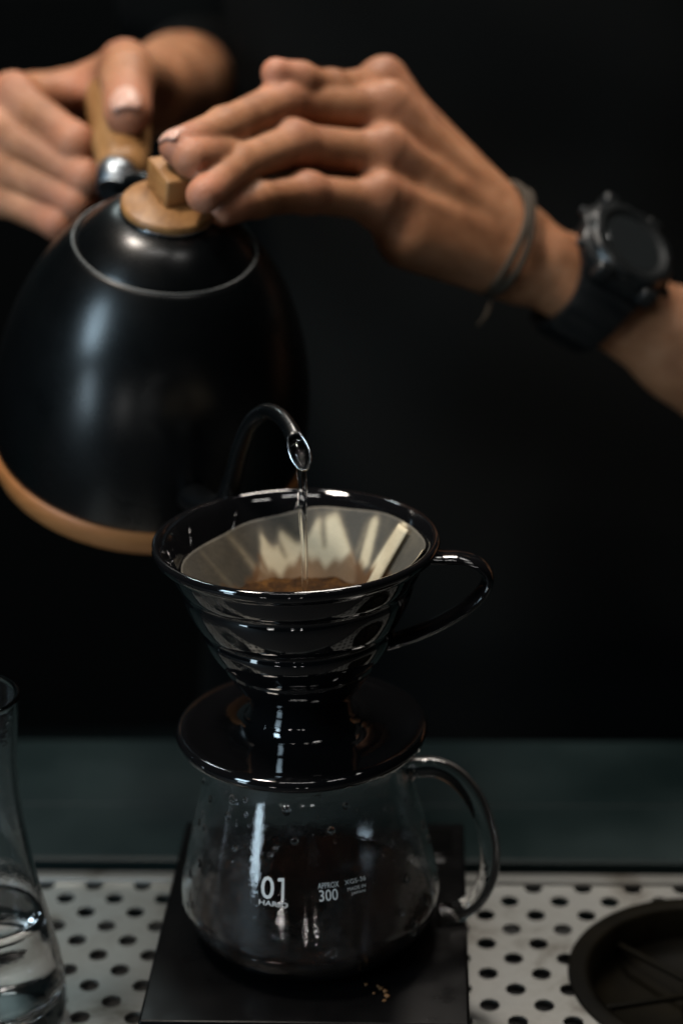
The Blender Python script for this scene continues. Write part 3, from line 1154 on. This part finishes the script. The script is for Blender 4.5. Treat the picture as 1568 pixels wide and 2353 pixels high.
def build_kettle():
    G = empty('gooseneck_kettle', KB, 'black domed gooseneck kettle with wooden base ring tilted to pour', 'kettle')
    tip = at(686, 1025, 0.638)
    xs = tip - KB
    xs = (xs - KAX * KAX.dot(xs)).normalized()        # spout side
    ys = KAX.cross(xs)
    mt = Matrix((xs, ys, KAX)).transposed().to_4x4()
    mt.translation = KB

    def K(x, y, z):
        return mt @ Vector((x, y, z))
    H = (KL - KB).length                                # 0.109
    ring = [(0.0, 0.0), (0.050, 0.0), (0.0640, 0.0004), (0.0668, 0.0022), (0.0678, 0.0060), (0.0680, 0.0125), (0.0668, 0.0142), (0.060, 0.0142)]
    V, Fc = lathe(ring, 128, mt)
    mesh('wooden_base_ring', V, Fc, 'wood_ring', G)
    body = [(0.060, 0.0142), (0.0655, 0.0144)]
    A, B, z0 = 0.0672, (H - 0.021) / 0.8295, 0.021
    for t in np.linspace(-4, 56.2, 48):
        body.append((A * math.cos(math.radians(t)), z0 + B * math.sin(math.radians(t))))
    r_l, z_l = body[-1]
    body += [(r_l - 0.0010, z_l + 0.0004), (r_l - 0.0014, z_l - 0.0012), (r_l - 0.0030, z_l - 0.0030)]
    V, Fc = lathe(body, 144, mt)
    mesh('body', V, Fc, 'enamel', G)
    # lid: bare metal edge ring, dome, wooden disc and wooden knob
    lid = [(r_l - 0.0014, z_l - 0.0030), (r_l - 0.0014, z_l - 0.0002)]
    for t in np.linspace(0, 1, 16):
        lid.append((r_l - 0.0016 - t * (r_l - 0.0016 - 0.0172), z_l + 0.0002 + 0.0138 * (1 - (1 - t) ** 1.7)))
    lid.append((0.0, z_l + 0.0142))
    V, Fc = lathe(lid, 128, mt)
    L = mesh('lid', V, Fc, 'enamel', G)
    tor = []
    for i in range(12):
        a = 2 * math.pi * i / 12
        tor.append((r_l - 0.0008 + 0.00045 * math.cos(a), z_l + 0.0004 + 0.0004 * math.sin(a)))
    V, Fc = lathe(tor, 128, mt, close=True)
    mesh('edge_ring', V, Fc, 'edge', L)
    zt = z_l + 0.0140
    V, Fc = lathe([(0, zt), (0.0180, zt), (0.0188, zt + 0.0006), (0.0186, zt + 0.0014)], 96, mt)
    mesh('disc_trim', V, Fc, 'steel', L)
    V, Fc = lathe([(0.0150, zt + 0.0008), (0.0182, zt + 0.0010), (0.0188, zt + 0.0022), (0.0186, zt + 0.0040), (0.0178, zt + 0.0050), (0.0, zt + 0.0052)], 96, mt)
    mesh('wooden_disc', V, Fc, 'wood', L)
    # knob: a chunky wooden bar standing on the disc
    zk = zt + 0.0052
    px_ = (crt - KAX * KAX.dot(crt)).normalized()
    py_ = px_.cross(KAX)                                # lies in the lid's plane, towards the viewer
    bar = (px_ * 0.46 + py_ * 0.89).normalized()
    side = KAX.cross(bar)
    kc = KB + KAX * (zk + 0.0058) + px_ * 0.0000 - py_ * 0.0062
    V, Fc = rbox(kc, (0.0200, 0.0125, 0.0120), (bar, side, KAX), 0.0012, 3)
    mesh('wooden_knob', V, Fc, 'wood', L, split=50)

    # spout: gooseneck from the foot of the body
    sp = [(430, 1128, .752, .0085), (455, 1150, .735, .0078), (492, 1168, .715, .0068), (520, 1150, .700, .0056), (537, 1095, .690, .0047), (553, 1030, .680, .0042), (577, 972, .670, .0039),
          (610, 945, .660, .0037), (642, 955, .651, .0036), (666, 985, .644, .0036), (680, 1016, .639, .0036), (687, 1036, .636, .0036)]
    pth = smooth_path([tuple(at(a, b, c)) + (r,) for a, b, c, r in sp], 90)
    P3 = [Vector(p[:3]) for p in pth]
    rad = [p[3] * (0.80 + 0.14 * max(0, (i - 70) / 19)) for i, p in enumerate(pth)]
    seg = 28
    V, Fc = tube(P3, rad, seg, caps=False)
    # slanted mouth: cut the end towards the camera
    tdir = (P3[-1] - P3[-4]).normalized()
    toward = (-fwd - tdir * tdir.dot(-fwd)).normalized()
    n = len(P3)
    endc = P3[-1]
    for back in range(9):
        i = n - 1 - back
        wgt = 1 - back / 9.0
        for k in range(seg):
            q = V[i * seg + k]
            V[i * seg + k] = q - tdir * ((q - P3[i]).dot(toward) * 1.85 * wgt)
    spt = mesh('spout', V, Fc, 'enamel', G)
    sd = spt.modifiers.new('wall', 'SOLIDIFY')
    sd.thickness = 0.0006
    sd.offset = -1
    mouth = [V[(n - 1) * seg + k] for k in range(seg)]
    V2, F2 = tube(mouth, 0.00042, 8, closed=True)
    mesh('mouth_rim', V2, F2, 'steel', spt)
    # collar where the spout leaves the body
    V2, F2 = tube([at(424, 1118, .757), at(429, 1126, .753), at(436, 1135, .747)], [.0112, .0108, .0092], 28)
    mesh('spout_collar', V2, F2, 'enamel', spt)

    # handle at the back: black bracket, steel ferrule, wooden grip
    f0, f1 = at(268, 425, .797), at(270, 393, .808)
    hp = [(269, 398, .806, .0098), (268, 378, .815, .0112), (266, 340, .830, .0128), (262, 300, .846, .0138), (255, 255, .866, .0142), (247, 215, .886, .0138), (240, 185, .903, .0120), (238, 178, .907, .0080)]
    hpth = smooth_path([tuple(at(a + (14 if b < 390 else 4), b, c)) + (r,) for a, b, c, r in hp], 48)
    V, Fc = tube([p[:3] for p in hpth], [p[3] for p in hpth], 32)
    Hn = mesh('wooden_grip', V, Fc, 'wood_h', G)
    V, Fc = tube([at(265, 441, .8035), at(266, 438, .804), at(266.5, 430, .8045), at(267, 429, .8045), at(267.5, 427, .8045), at(269, 402, .806), at(270, 396, .807)], [.0078, .0085, .0085, .0080, .0085, .0090, .0090], 32)
    mesh('ferrule', V, Fc, 'ferrule', Hn)
    br = smooth_path([tuple(at(272, 424, .805)), tuple(at(300, 417, .800)), tuple(at(335, 420, .793)), tuple(at(362, 450, .786)), tuple(at(372, 500, .782))], 24)
    V, Fc = tube(br, 0.0046, 20)
    mesh('bracket', V, Fc, 'enamel', G)

    # ---------------------------------------------- water leaving the spout
    m0 = sum(mouth, Vector()) / seg
    low = min(mouth, key=lambda v: v.z)
    st = low * 0.62 + m0 * 0.38 + Vector((0, 0.0004, -0.0002))
    down = Vector((0, 0, -1))
    zend = ZR - 0.0295
    pts = [P3[-8] * 1.0, P3[-5] * 0.9 + m0 * 0.1, m0 * 0.75 + low * 0.25, st]
    rr = [0.0026, 0.0029, 0.0027, 0.0021]
    L_ = st.z - zend
    for k, (f, r) in enumerate([(.06, .00172), (.14, .00160), (.25, .00150), (.38, .00136), (.52, .00120), (.66, .00108), (.80, .00098), (.92, .00094), (1.0, .0011)]):
        pts.append(st + down * (L_ * f) + Vector((0.00018 * math.sin(k * 1.9), -0.0012 * f, 0)))
        rr.append(r)
    pth = smooth_path([tuple(p) + (r,) for p, r in zip(pts, rr)], 110)
    rad = [p[3] * (1 + 0.012 * math.sin(i * 0.4)) for i, p in enumerate(pth)]
    V, Fc = tube([p[:3] for p in pth], rad, 24)
    o = mesh('water_stream', V, Fc, 'water', origin=st)
    tag(o, 'thin clear stream of water falling from the kettle spout', 'water stream')


# ================================================================== GLASS CARAFE at the left
def build_carafe():
    c = at(-112 * .672, 2396 * .672, 0.660)
    axis = Vector((c.x, c.y, 0.0016))
    H = c.z
    G = empty('water_carafe', axis, 'waisted clear glass carafe with a little water at the left edge', 'carafe')
    mt = Matrix.Translation(axis)
    s = H / 0.140
    outer = [(0.0, 0.0), (0.0215, 0.0), (0.0240, 0.0010), (0.0254, 0.0040), (0.0260, 0.0120), (0.0254, 0.0230), (0.0232, 0.0380), (0.0203, 0.0540), (0.0180, 0.0700), (0.0164, 0.0860), (0.0157, 0.1000), (0.0158, 0.1120), (0.0168, 0.1240), (0.0182, 0.1340), (0.0188, 0.1400)]
    outer = [(r, z * s) for r, z in outer]
    o2 = prof_fine(outer, 60)
    o2[0] = (0.0, 0.0)
    t = 0.0019
    inner = [(0.0, 0.0085), (0.010, 0.0080), (0.018, 0.0085), (0.0220, 0.0110)]
    for i, (r, z) in enumerate(o2):
        if z > 0.0145:
            a, b = o2[i - 1], o2[min(i + 1, len(o2) - 1)]
            dx, dz = b[0] - a[0], b[1] - a[1]
            L = math.hypot(dx, dz)
            inner.append((r - dz / L * t, z + dx / L * t))
    V, Fc = lathe(o2 + [(o2[-1][0] - 0.0008, o2[-1][1] + 0.0009)] + inner[::-1], 112, mt)
    mesh('body', V, Fc, 'carafe_glass', G)
    zt = 0.046
    pool = [(r - 0.00025 if r > 0 else 0, z + 0.0002) for r, z in inner if z < zt]
    ri = float(np.interp(zt, [z for r, z in inner[4:]], [r for r, z in inner[4:]]))
    V, Fc = lathe(pool + [(ri - 0.0002, zt + 0.0008), (ri - 0.0012, zt + 0.0002), (ri - 0.004, zt), (0, zt)], 96, mt)
    o = mesh('still_water', V, Fc, 'water', origin=axis + Vector((0, 0, 0.008)))
    tag(o, 'clear water standing in the bottom of the glass carafe', 'water')


# ================================================================== PERSON
def P(a):
    return np.array(at(*a))


def build_person():
    root_loc = Vector((0.11, 0.46, -0.6))
    G = empty('person', root_loc, 'person in black shirt and apron pouring from a kettle with both hands', 'person')
    bodyV, bodyF, flush = [], [], []

    def add(V, Q):
        o = len(bodyV)
        bodyV.extend(V.tolist())
        bodyF.extend((Q + o).tolist())

    def chain(js, rs):
        return [(js[i], js[i + 1], rs[i], rs[i + 1]) for i in range(len(js) - 1)]

    # ---- the hand on the lid (viewer's right)
    idx = [P((880, 196, .836)), P((762, 214, .802)), P((690, 186, .786)), P((634, 168, .778))]
    mid = [P((890, 252, .812)), P((648, 236, .783)), P((516, 294, .750)), P((408, 338, .722))]
    rin = [P((886, 356, .802)), P((672, 332, .776)), P((544, 381, .744)), P((468, 448, .714))]
    pin = [P((872, 463, .796)), P((702, 444, .772)), P((590, 458, .748)), P((508, 486, .732))]
    thb = [P((1040, 470, .850)), P((850, 400, .850)), P((640, 345, .795)), P((440, 364, .720))]
    wr = P((1195, 575, .838))
    fr = [.0092, .0086, .0075, .0064]
    groups = [(chain(idx, fr), .004), (chain(mid, [.0094, .0092, .0081, .0072]), .004), (chain(rin, [.0092, .0090, .0079, .0070]), .004), (chain(pin, [.0085, .0078, .0070, .0062]), .004),
              (chain(thb, [.0150, .0120, .0100, .0078]), .006)]
    dors = np.array(cup * 0.55 - fwd * 0.8 + crt * 0.1)
    dors /= np.linalg.norm(dors)
    palm = []
    for j, (mcp, r) in enumerate(((idx[0], .0125), (mid[0], .0128), (rin[0], .0124), (pin[0], .0112))):
        start = wr + (np.array(cup) * (0.0085 - 0.0058 * j))
        palm.append((start, mcp - dors * 0.003, .0118, r - .0012))
        palm.append((mcp + dors * 0.0022, mcp + dors * 0.0022 + (wr - mcp) * 0.05, .0100, .0080))       # knuckle
        palm.append((mcp + dors * 0.0098, wr + dors * 0.0100 + np.array(cup) * (.006 - .004 * j), .0032, .0030))   # tendon
    palm.append((wr - dors * .006, (idx[0] + mid[0]) / 2 - dors * .012, .012, .011))
    palm.append((wr - dors * .004 - np.array(cup) * .008, pin[0] - dors * .004 - np.array(cup) * .008 + (wr - pin[0]) * .20, .0130, .0142))
    el = P((2250, 1190, .930))
    ax = el - wr
    palm.append((wr, wr + ax * .12, .0180, .0188, (dors, .86)))
    palm.append((wr + ax * .10, wr + ax * .34, .0188, .0245, (dors, .92)))
    palm.append((wr + ax * .34, wr + ax * .62, .0262, .036))
    palm.append((wr + ax * .62, el, .036, .036))
    # ulnar head at the wrist
    ul = wr + ax * .055 - np.array(cup) * .003 + dors * .012
    palm.append((ul, ul + ax * .02, .0092, .0085))
    palm = [s if len(s) > 4 else s for s in palm]
    for g_, pip, r in ((0, idx[1], .0094), (1, mid[1], .0100), (2, rin[1], .0098), (3, pin[1], .0085)):
        groups[g_][0].append((pip + dors * .0014, pip + dors * .0014 + (wr - pip) * .01, r * .93, r * .93))
    V, Q = sdf_body(groups, (palm, .008), .0014)
    add(V, Q)
    tipsR = [(idx[3], .013), (mid[3], .013), (rin[3], .013), (pin[3], .012), (mid[1], .010), (rin[1], .010), (pin[1], .010), (idx[0], .012), (mid[0], .012), (rin[0], .012), (pin[0], .012)]

    # ---- the hand on the kettle handle (viewer's left)
    i2 = [P((32, 220, .855)), P((172, 330, .838)), P((228, 372, .862)), P((292, 362, .880))]
    m2 = [P((-6, 300, .850)), P((196, 408, .836)), P((250, 416, .860)), P((318, 388, .880))]
    r2 = [P((-12, 382, .850)), P((172, 466, .838)), P((240, 452, .862)), P((316, 410, .884))]
    p2 = [P((-10, 450, .852)), P((132, 515, .840)), P((210, 486, .862)), P((290, 440, .884))]
    t2 = [P((215, 205, .900)), P((288, 150, .868)), P((293, 178, .838)), P((294, 258, .817))]
    wr2 = P((348, 205, .955))
    groups = [(chain(i2, [.0094, .0090, .0082, .0070]), .004), (chain(m2, [.0086, .0077, .0074, .0068]), .004), (chain(r2, [.0080, .0071, .0070, .0064]), .004), (chain(p2, [.0072, .0065, .0062, .0056]), .004),
              (chain(t2, [.0125, .0108, .0116, .0107]), .006)]
    palm2 = []
    for j, (mcp, r) in enumerate(((i2[0], .0104), (m2[0], .0098), (r2[0], .0092), (p2[0], .0084))):
        start = wr2 + np.array(crt) * (-.006 * j) + np.array(cup) * (-.004 * j)
        mid_ = P((72 + 6 * j, 245 + 38 * j, .915))
        palm2.append((mcp, mid_, r, .0145))
        palm2.append((mid_, start, .0150, .0190))
    palm2.append((P((200, 206, .895)), P((110, 220, .885)), .0105, .0105))
    palm2.append((P((204, 215, .880)), P((196, 204, .888)), .0060, .0085))
    palm2.append((P((290, 158, .880)), wr2, .0100, .0180))
    el2 = P((500, 175, 1.22))
    ax2 = el2 - wr2
    palm2.append((wr2, wr2 + ax2 * .35, .0215, .027))
    palm2.append((wr2 + ax2 * .35, el2, .027, .038))
    V, Q = sdf_body(groups, (palm2, .007), .0014)
    add(V, Q)
    tipsL = [(t2[3], .016), (i2[1], .012), (m2[1], .013), (r2[1], .013), (p2[1], .013), (t2[1], .012), (P((204, 205, .880)), .014), (i2[0], .012)]

    # ---- upper arms and trunk (under the clothes)
    shR, shL = np.array((0.335, 0.55, 0.60)), np.array((-0.055, 0.60, 0.60))
    segs = [(el, shR, .040, .050), (el2, shL, .040, .050), (shR, shL, .06, .06), (np.array((.135, .57, .55)), np.array((.135, .53, .10)), .105, .105), (np.array((.135, .53, .10)), np.array((.11, .48, -.30)), .105, .115),
            (np.array((.135, .57, .60)), np.array((.135, .55, .72)), .055, .052), (el - (el - shR) * .02, el, .038, .038), (el2 - (el2 - shL) * .02, el2, .040, .040)]
    V, Q = sdf_body([(segs, .03)], ([(np.array((.135, .57, .5)), np.array((.135, .55, .3)), .1, .1)], .02), .009, pad=.03)
    add(V, Q)
    body = mesh('body', np.array(bodyV), bodyF, 'skin', G)
    pts = np.array(bodyV)
    fl = np.zeros(len(pts))
    for c, r in tipsR + tipsL:
        d = np.linalg.norm(pts - c, axis=1)
        fl = np.maximum(fl, np.exp(-(d / r) ** 2) * .8)
    a_ = body.data.attributes.new('flush', 'FLOAT', 'POINT')
    a_.data.foreach_set('value', fl)

    # ---- nails
    def place_nail(js, r, nrm, L, Wd):
        t = Vector(js[3] - js[2]).normalized()
        n = Vector(nrm)
        n = (n - t * t.dot(n)).normalized()
        c = Vector(js[3]) + t * (r * .12) + n * (r + .0001)
        nail(c, t, n, L, Wd, r * .95, body)
    place_nail(mid, .0072, cup * .9 - fwd * .35 - crt * .25, .0110, .0098)
    place_nail(pin, .0062, cup * .75 - fwd * .75 - crt * .2, .0092, .0080)
    place_nail(t2, .0107, -fwd * .95 + cup * .25, .0155, .0148)

    # ---- shirt and apron
    def loft(zs, fn, n=120, cap=True):
        V, Fc = [], []
        for z in zs:
            for i in range(n):
                a = 2 * math.pi * i / n
                V.append(Vector(fn(a, z)))
        for j in range(len(zs) - 1):
            for i in range(n):
                k = (i + 1) % n
                Fc.append((j * n + i, j * n + k, (j + 1) * n + k, (j + 1) * n + i))
        if cap:
            Fc.append(tuple(range(n))[::-1])
            Fc.append(tuple(range((len(zs) - 1) * n, len(zs) * n)))
        return V, Fc

    def trunk(a, z, grow=0.0):
        wx = np.interp(z, [-.5, -.1, .1, .3, .45, .58, .66], [.20, .185, .175, .18, .19, .17, .08]) + grow
        wy = np.interp(z, [-.5, -.1, .1, .3, .45, .58, .66], [.135, .13, .125, .125, .125, .10, .07]) + grow
        cx, cy = np.interp(z, [-.5, 0, .3, .6], [.10, .115, .135, .135]), np.interp(z, [-.5, 0, .25, .6], [.42, .46, .53, .57])
        c, s = math.cos(a), math.sin(a)
        e = 0.8
        x = math.copysign(abs(c) ** e, c) * wx
        y = math.copysign(abs(s) ** e, s) * wy
        f = 1 + .006 * math.sin(5 * a + 8 * z) * (0.4 + .6 * math.sin(5 * z + a)) + .003 * math.sin(11 * a - 14 * z)
        return (cx + x * f, cy + y * f + .004 * math.sin(40 * z + 5 * a), z)
    V, Fc = loft(np.linspace(-.5, .66, 90), trunk)
    mesh('shirt', V, Fc, 'cotton', G)
    # apron: front sheet only, with folds and a pocket
    V, Fc = [], []
    A = np.linspace(math.radians(195), math.radians(345), 90)
    Z = np.linspace(-.5, .50, 90)
    for z in Z:
        half = np.interp(z, [-.5, .12, .2, .5], [1.0, 1.0, .82, .52])
        for a in A:
            aa = math.radians(270) + (a - math.radians(270)) * half
            x, y, zz = trunk(aa, z, .006)
            y += .0012 * math.sin(13 * aa + 9 * z)
            V.append(Vector((x, y, zz)))
    for j in range(len(Z) - 1):
        for i in range(89):
            q = j * 90 + i
            Fc.append((q, q + 1, q + 91, q + 90))
    ap = mesh('apron', V, Fc, 'apron', G)
    sd = ap.modifiers.new('thickness', 'SOLIDIFY')
    sd.thickness = .0012
    # short sleeves
    for e_, s_, r0, r1, f0 in ((el, shR, .058, .070, .25), (el2, shL, .060, .072, .08)):
        p0 = e_ + (s_ - e_) * f0
        pth = [p0 + (s_ - p0) * t for t in np.linspace(0, 1, 14)]
        V, Fc = tube(pth, [(r0 + (r1 - r0) * t) * (1 + .03 * math.sin(t * 22)) for t in np.linspace(0, 1, 14)], 36)
        mesh('sleeve', V, Fc, 'cotton', G)

    pth = [wr2 + ax2 * t for t in np.linspace(.46, 1.02, 14)]
    V, Fc = tube(pth, [(.0335 + .010 * t) * (1 + .02 * math.sin(t * 30)) for t in np.linspace(0, 1, 14)], 36)
    mesh('sleeve', V, Fc, 'cotton', G)

    # ---- bracelets and watch on the viewer's right wrist
    wv, av, dv = Vector(wr), Vector(ax).normalized(), Vector(dors)
    dv = (dv - av * av.dot(dv)).normalized()
    sv = av.cross(dv)

    def loop(c, r_s, r_d, tilt, n=80, jit=0.0):
        pts = []
        for k in range(n):
            a = 2 * math.pi * k / n
            pts.append(c + sv * (math.cos(a) * r_s) + dv * (math.sin(a) * r_d) + av * (tilt * math.cos(a) + jit * math.sin(3 * a)))
        return pts
    B = empty('cord_bracelet', wv, 'thin olive brown cord bracelet wound round the bare wrist near the watch', 'bracelet')
    for k, (o_, t_, rc) in enumerate(((-.0130, .004, .0016), (-.0105, .0062, .0014), (-.0087, .0030, .0015))):
        V, Fc = tube(loop(wv + av * o_, .0258, .0226, t_, jit=.0009 * (k - 1)), rc, 10, closed=True)
        mesh('strand', V, Fc, 'cord', B)
    end = smooth_path([tuple(at(1128, 690, .826)), tuple(at(1120, 712, .822)), tuple(at(1112, 730, .822)), tuple(at(1098, 748, .825))], 16)
    V, Fc = tube(end, .0010, 8)
    mesh('loose_end', V, Fc, 'cord', B)

    wc = wv + av * .0365
    n_w = (cup * .48 - fwd * .66 + crt * .32)
    n_w = (n_w - av * av.dot(n_w)).normalized()
    s_w = av.cross(n_w)
    W = empty('wristwatch', wc, 'chunky black resin wristwatch strapped on the bare forearm', 'watch')
    # strap: flat band round the arm
    NS = 72
    V, Fc = [], []
    hw = .0125
    for k in range(NS):
        a = 2 * math.pi * k / NS
        d = n_w * math.cos(a) + s_w * math.sin(a)
        top = max(0, math.cos(a))
        r0, r1 = .0232, .0262 + .001 * (abs(math.sin(6 * a)) > .9)
        wdt = hw * (1 + .55 * top ** 3)
        for (r, q) in ((r0, -1), (r1, -1), (r1 + .0008, -.7), (r1 + .0008, .7), (r1, 1), (r0, 1)):
            V.append(wc + d * r + av * (q * wdt))
    for k in range(NS):
        l = (k + 1) % NS
        for i in range(6):
            j = (i + 1) % 6
            Fc.append((k * 6 + i, k * 6 + j, l * 6 + j, l * 6 + i))
    mesh('strap', V, Fc, 'resin', W, split=40)
    # case: round, notched slabs
    NC = 48

    def disc(z, r, notch=0.0, lob=0.0):
        pts = []
        for k in range(NC):
            a = 2 * math.pi * k / NC
            q = 1.08 * r * (1 + lob * math.cos(4 * a)) - notch * (math.cos(8 * a + .4) > .72)
            pts.append(wc + av * (q * math.cos(a)) + s_w * (q * math.sin(a) * 1.04) + n_w * z)
        return pts
    levels = [(.0210, .0175, 0, 0), (.0232, .0210, 0, -.03), (.0275, .0228, .0008, -.04), (.0305, .0230, .0010, -.04), (.0312, .0214, 0, 0), (.0316, .0206, 0, 0), (.0345, .0208, .0012, 0), (.0358, .0196, .0010, 0), (.0364, .0165, 0, 0), (.0350, .0134, 0, 0)]
    V, Fc = [], []
    for z, r, nt_, lb in levels:
        V += disc(z, r, nt_, lb)
    for j in range(len(levels) - 1):
        for i in range(NC):
            k = (i + 1) % NC
            Fc.append((j * NC + i, j * NC + k, (j + 1) * NC + k, (j + 1) * NC + i))
    mesh('case', V, Fc, 'resin', W, split=30)
    V = disc(.0349, .0136) + disc(.0352, .0130)
    mesh('crystal', V, [tuple(range(NC))[::-1], tuple(range(NC, 2 * NC))] + [(i, (i + 1) % NC, (i + 1) % NC + NC, i + NC) for i in range(NC)], 'crystal', W, smooth=False)
    for sx in (-1, 1):
        for sy in (-1, 1):
            c = wc + av * (sx * .0235) + s_w * (sy * .0105) + n_w * .0285
            V, Fc = tube([c - av * sx * .003, c + av * sx * .0012, c + av * sx * .0018], [.0019, .0019, .0013], 16)
            mesh('push_button', V, Fc, 'resin', W)
            c = wc + av * (sx * .0120) + s_w * (sy * .0225) + n_w * .0300
            V, Fc = rbox(c, (.0075, .0060, .0085), (av, s_w, n_w), .0012, 2)
            mesh('lug_guard', V, Fc, 'resin', W)


build_setting()
build_dark_backing()
build_tray()
build_scale()
build_server()
build_dripper()
build_kettle()
build_carafe()
build_person()
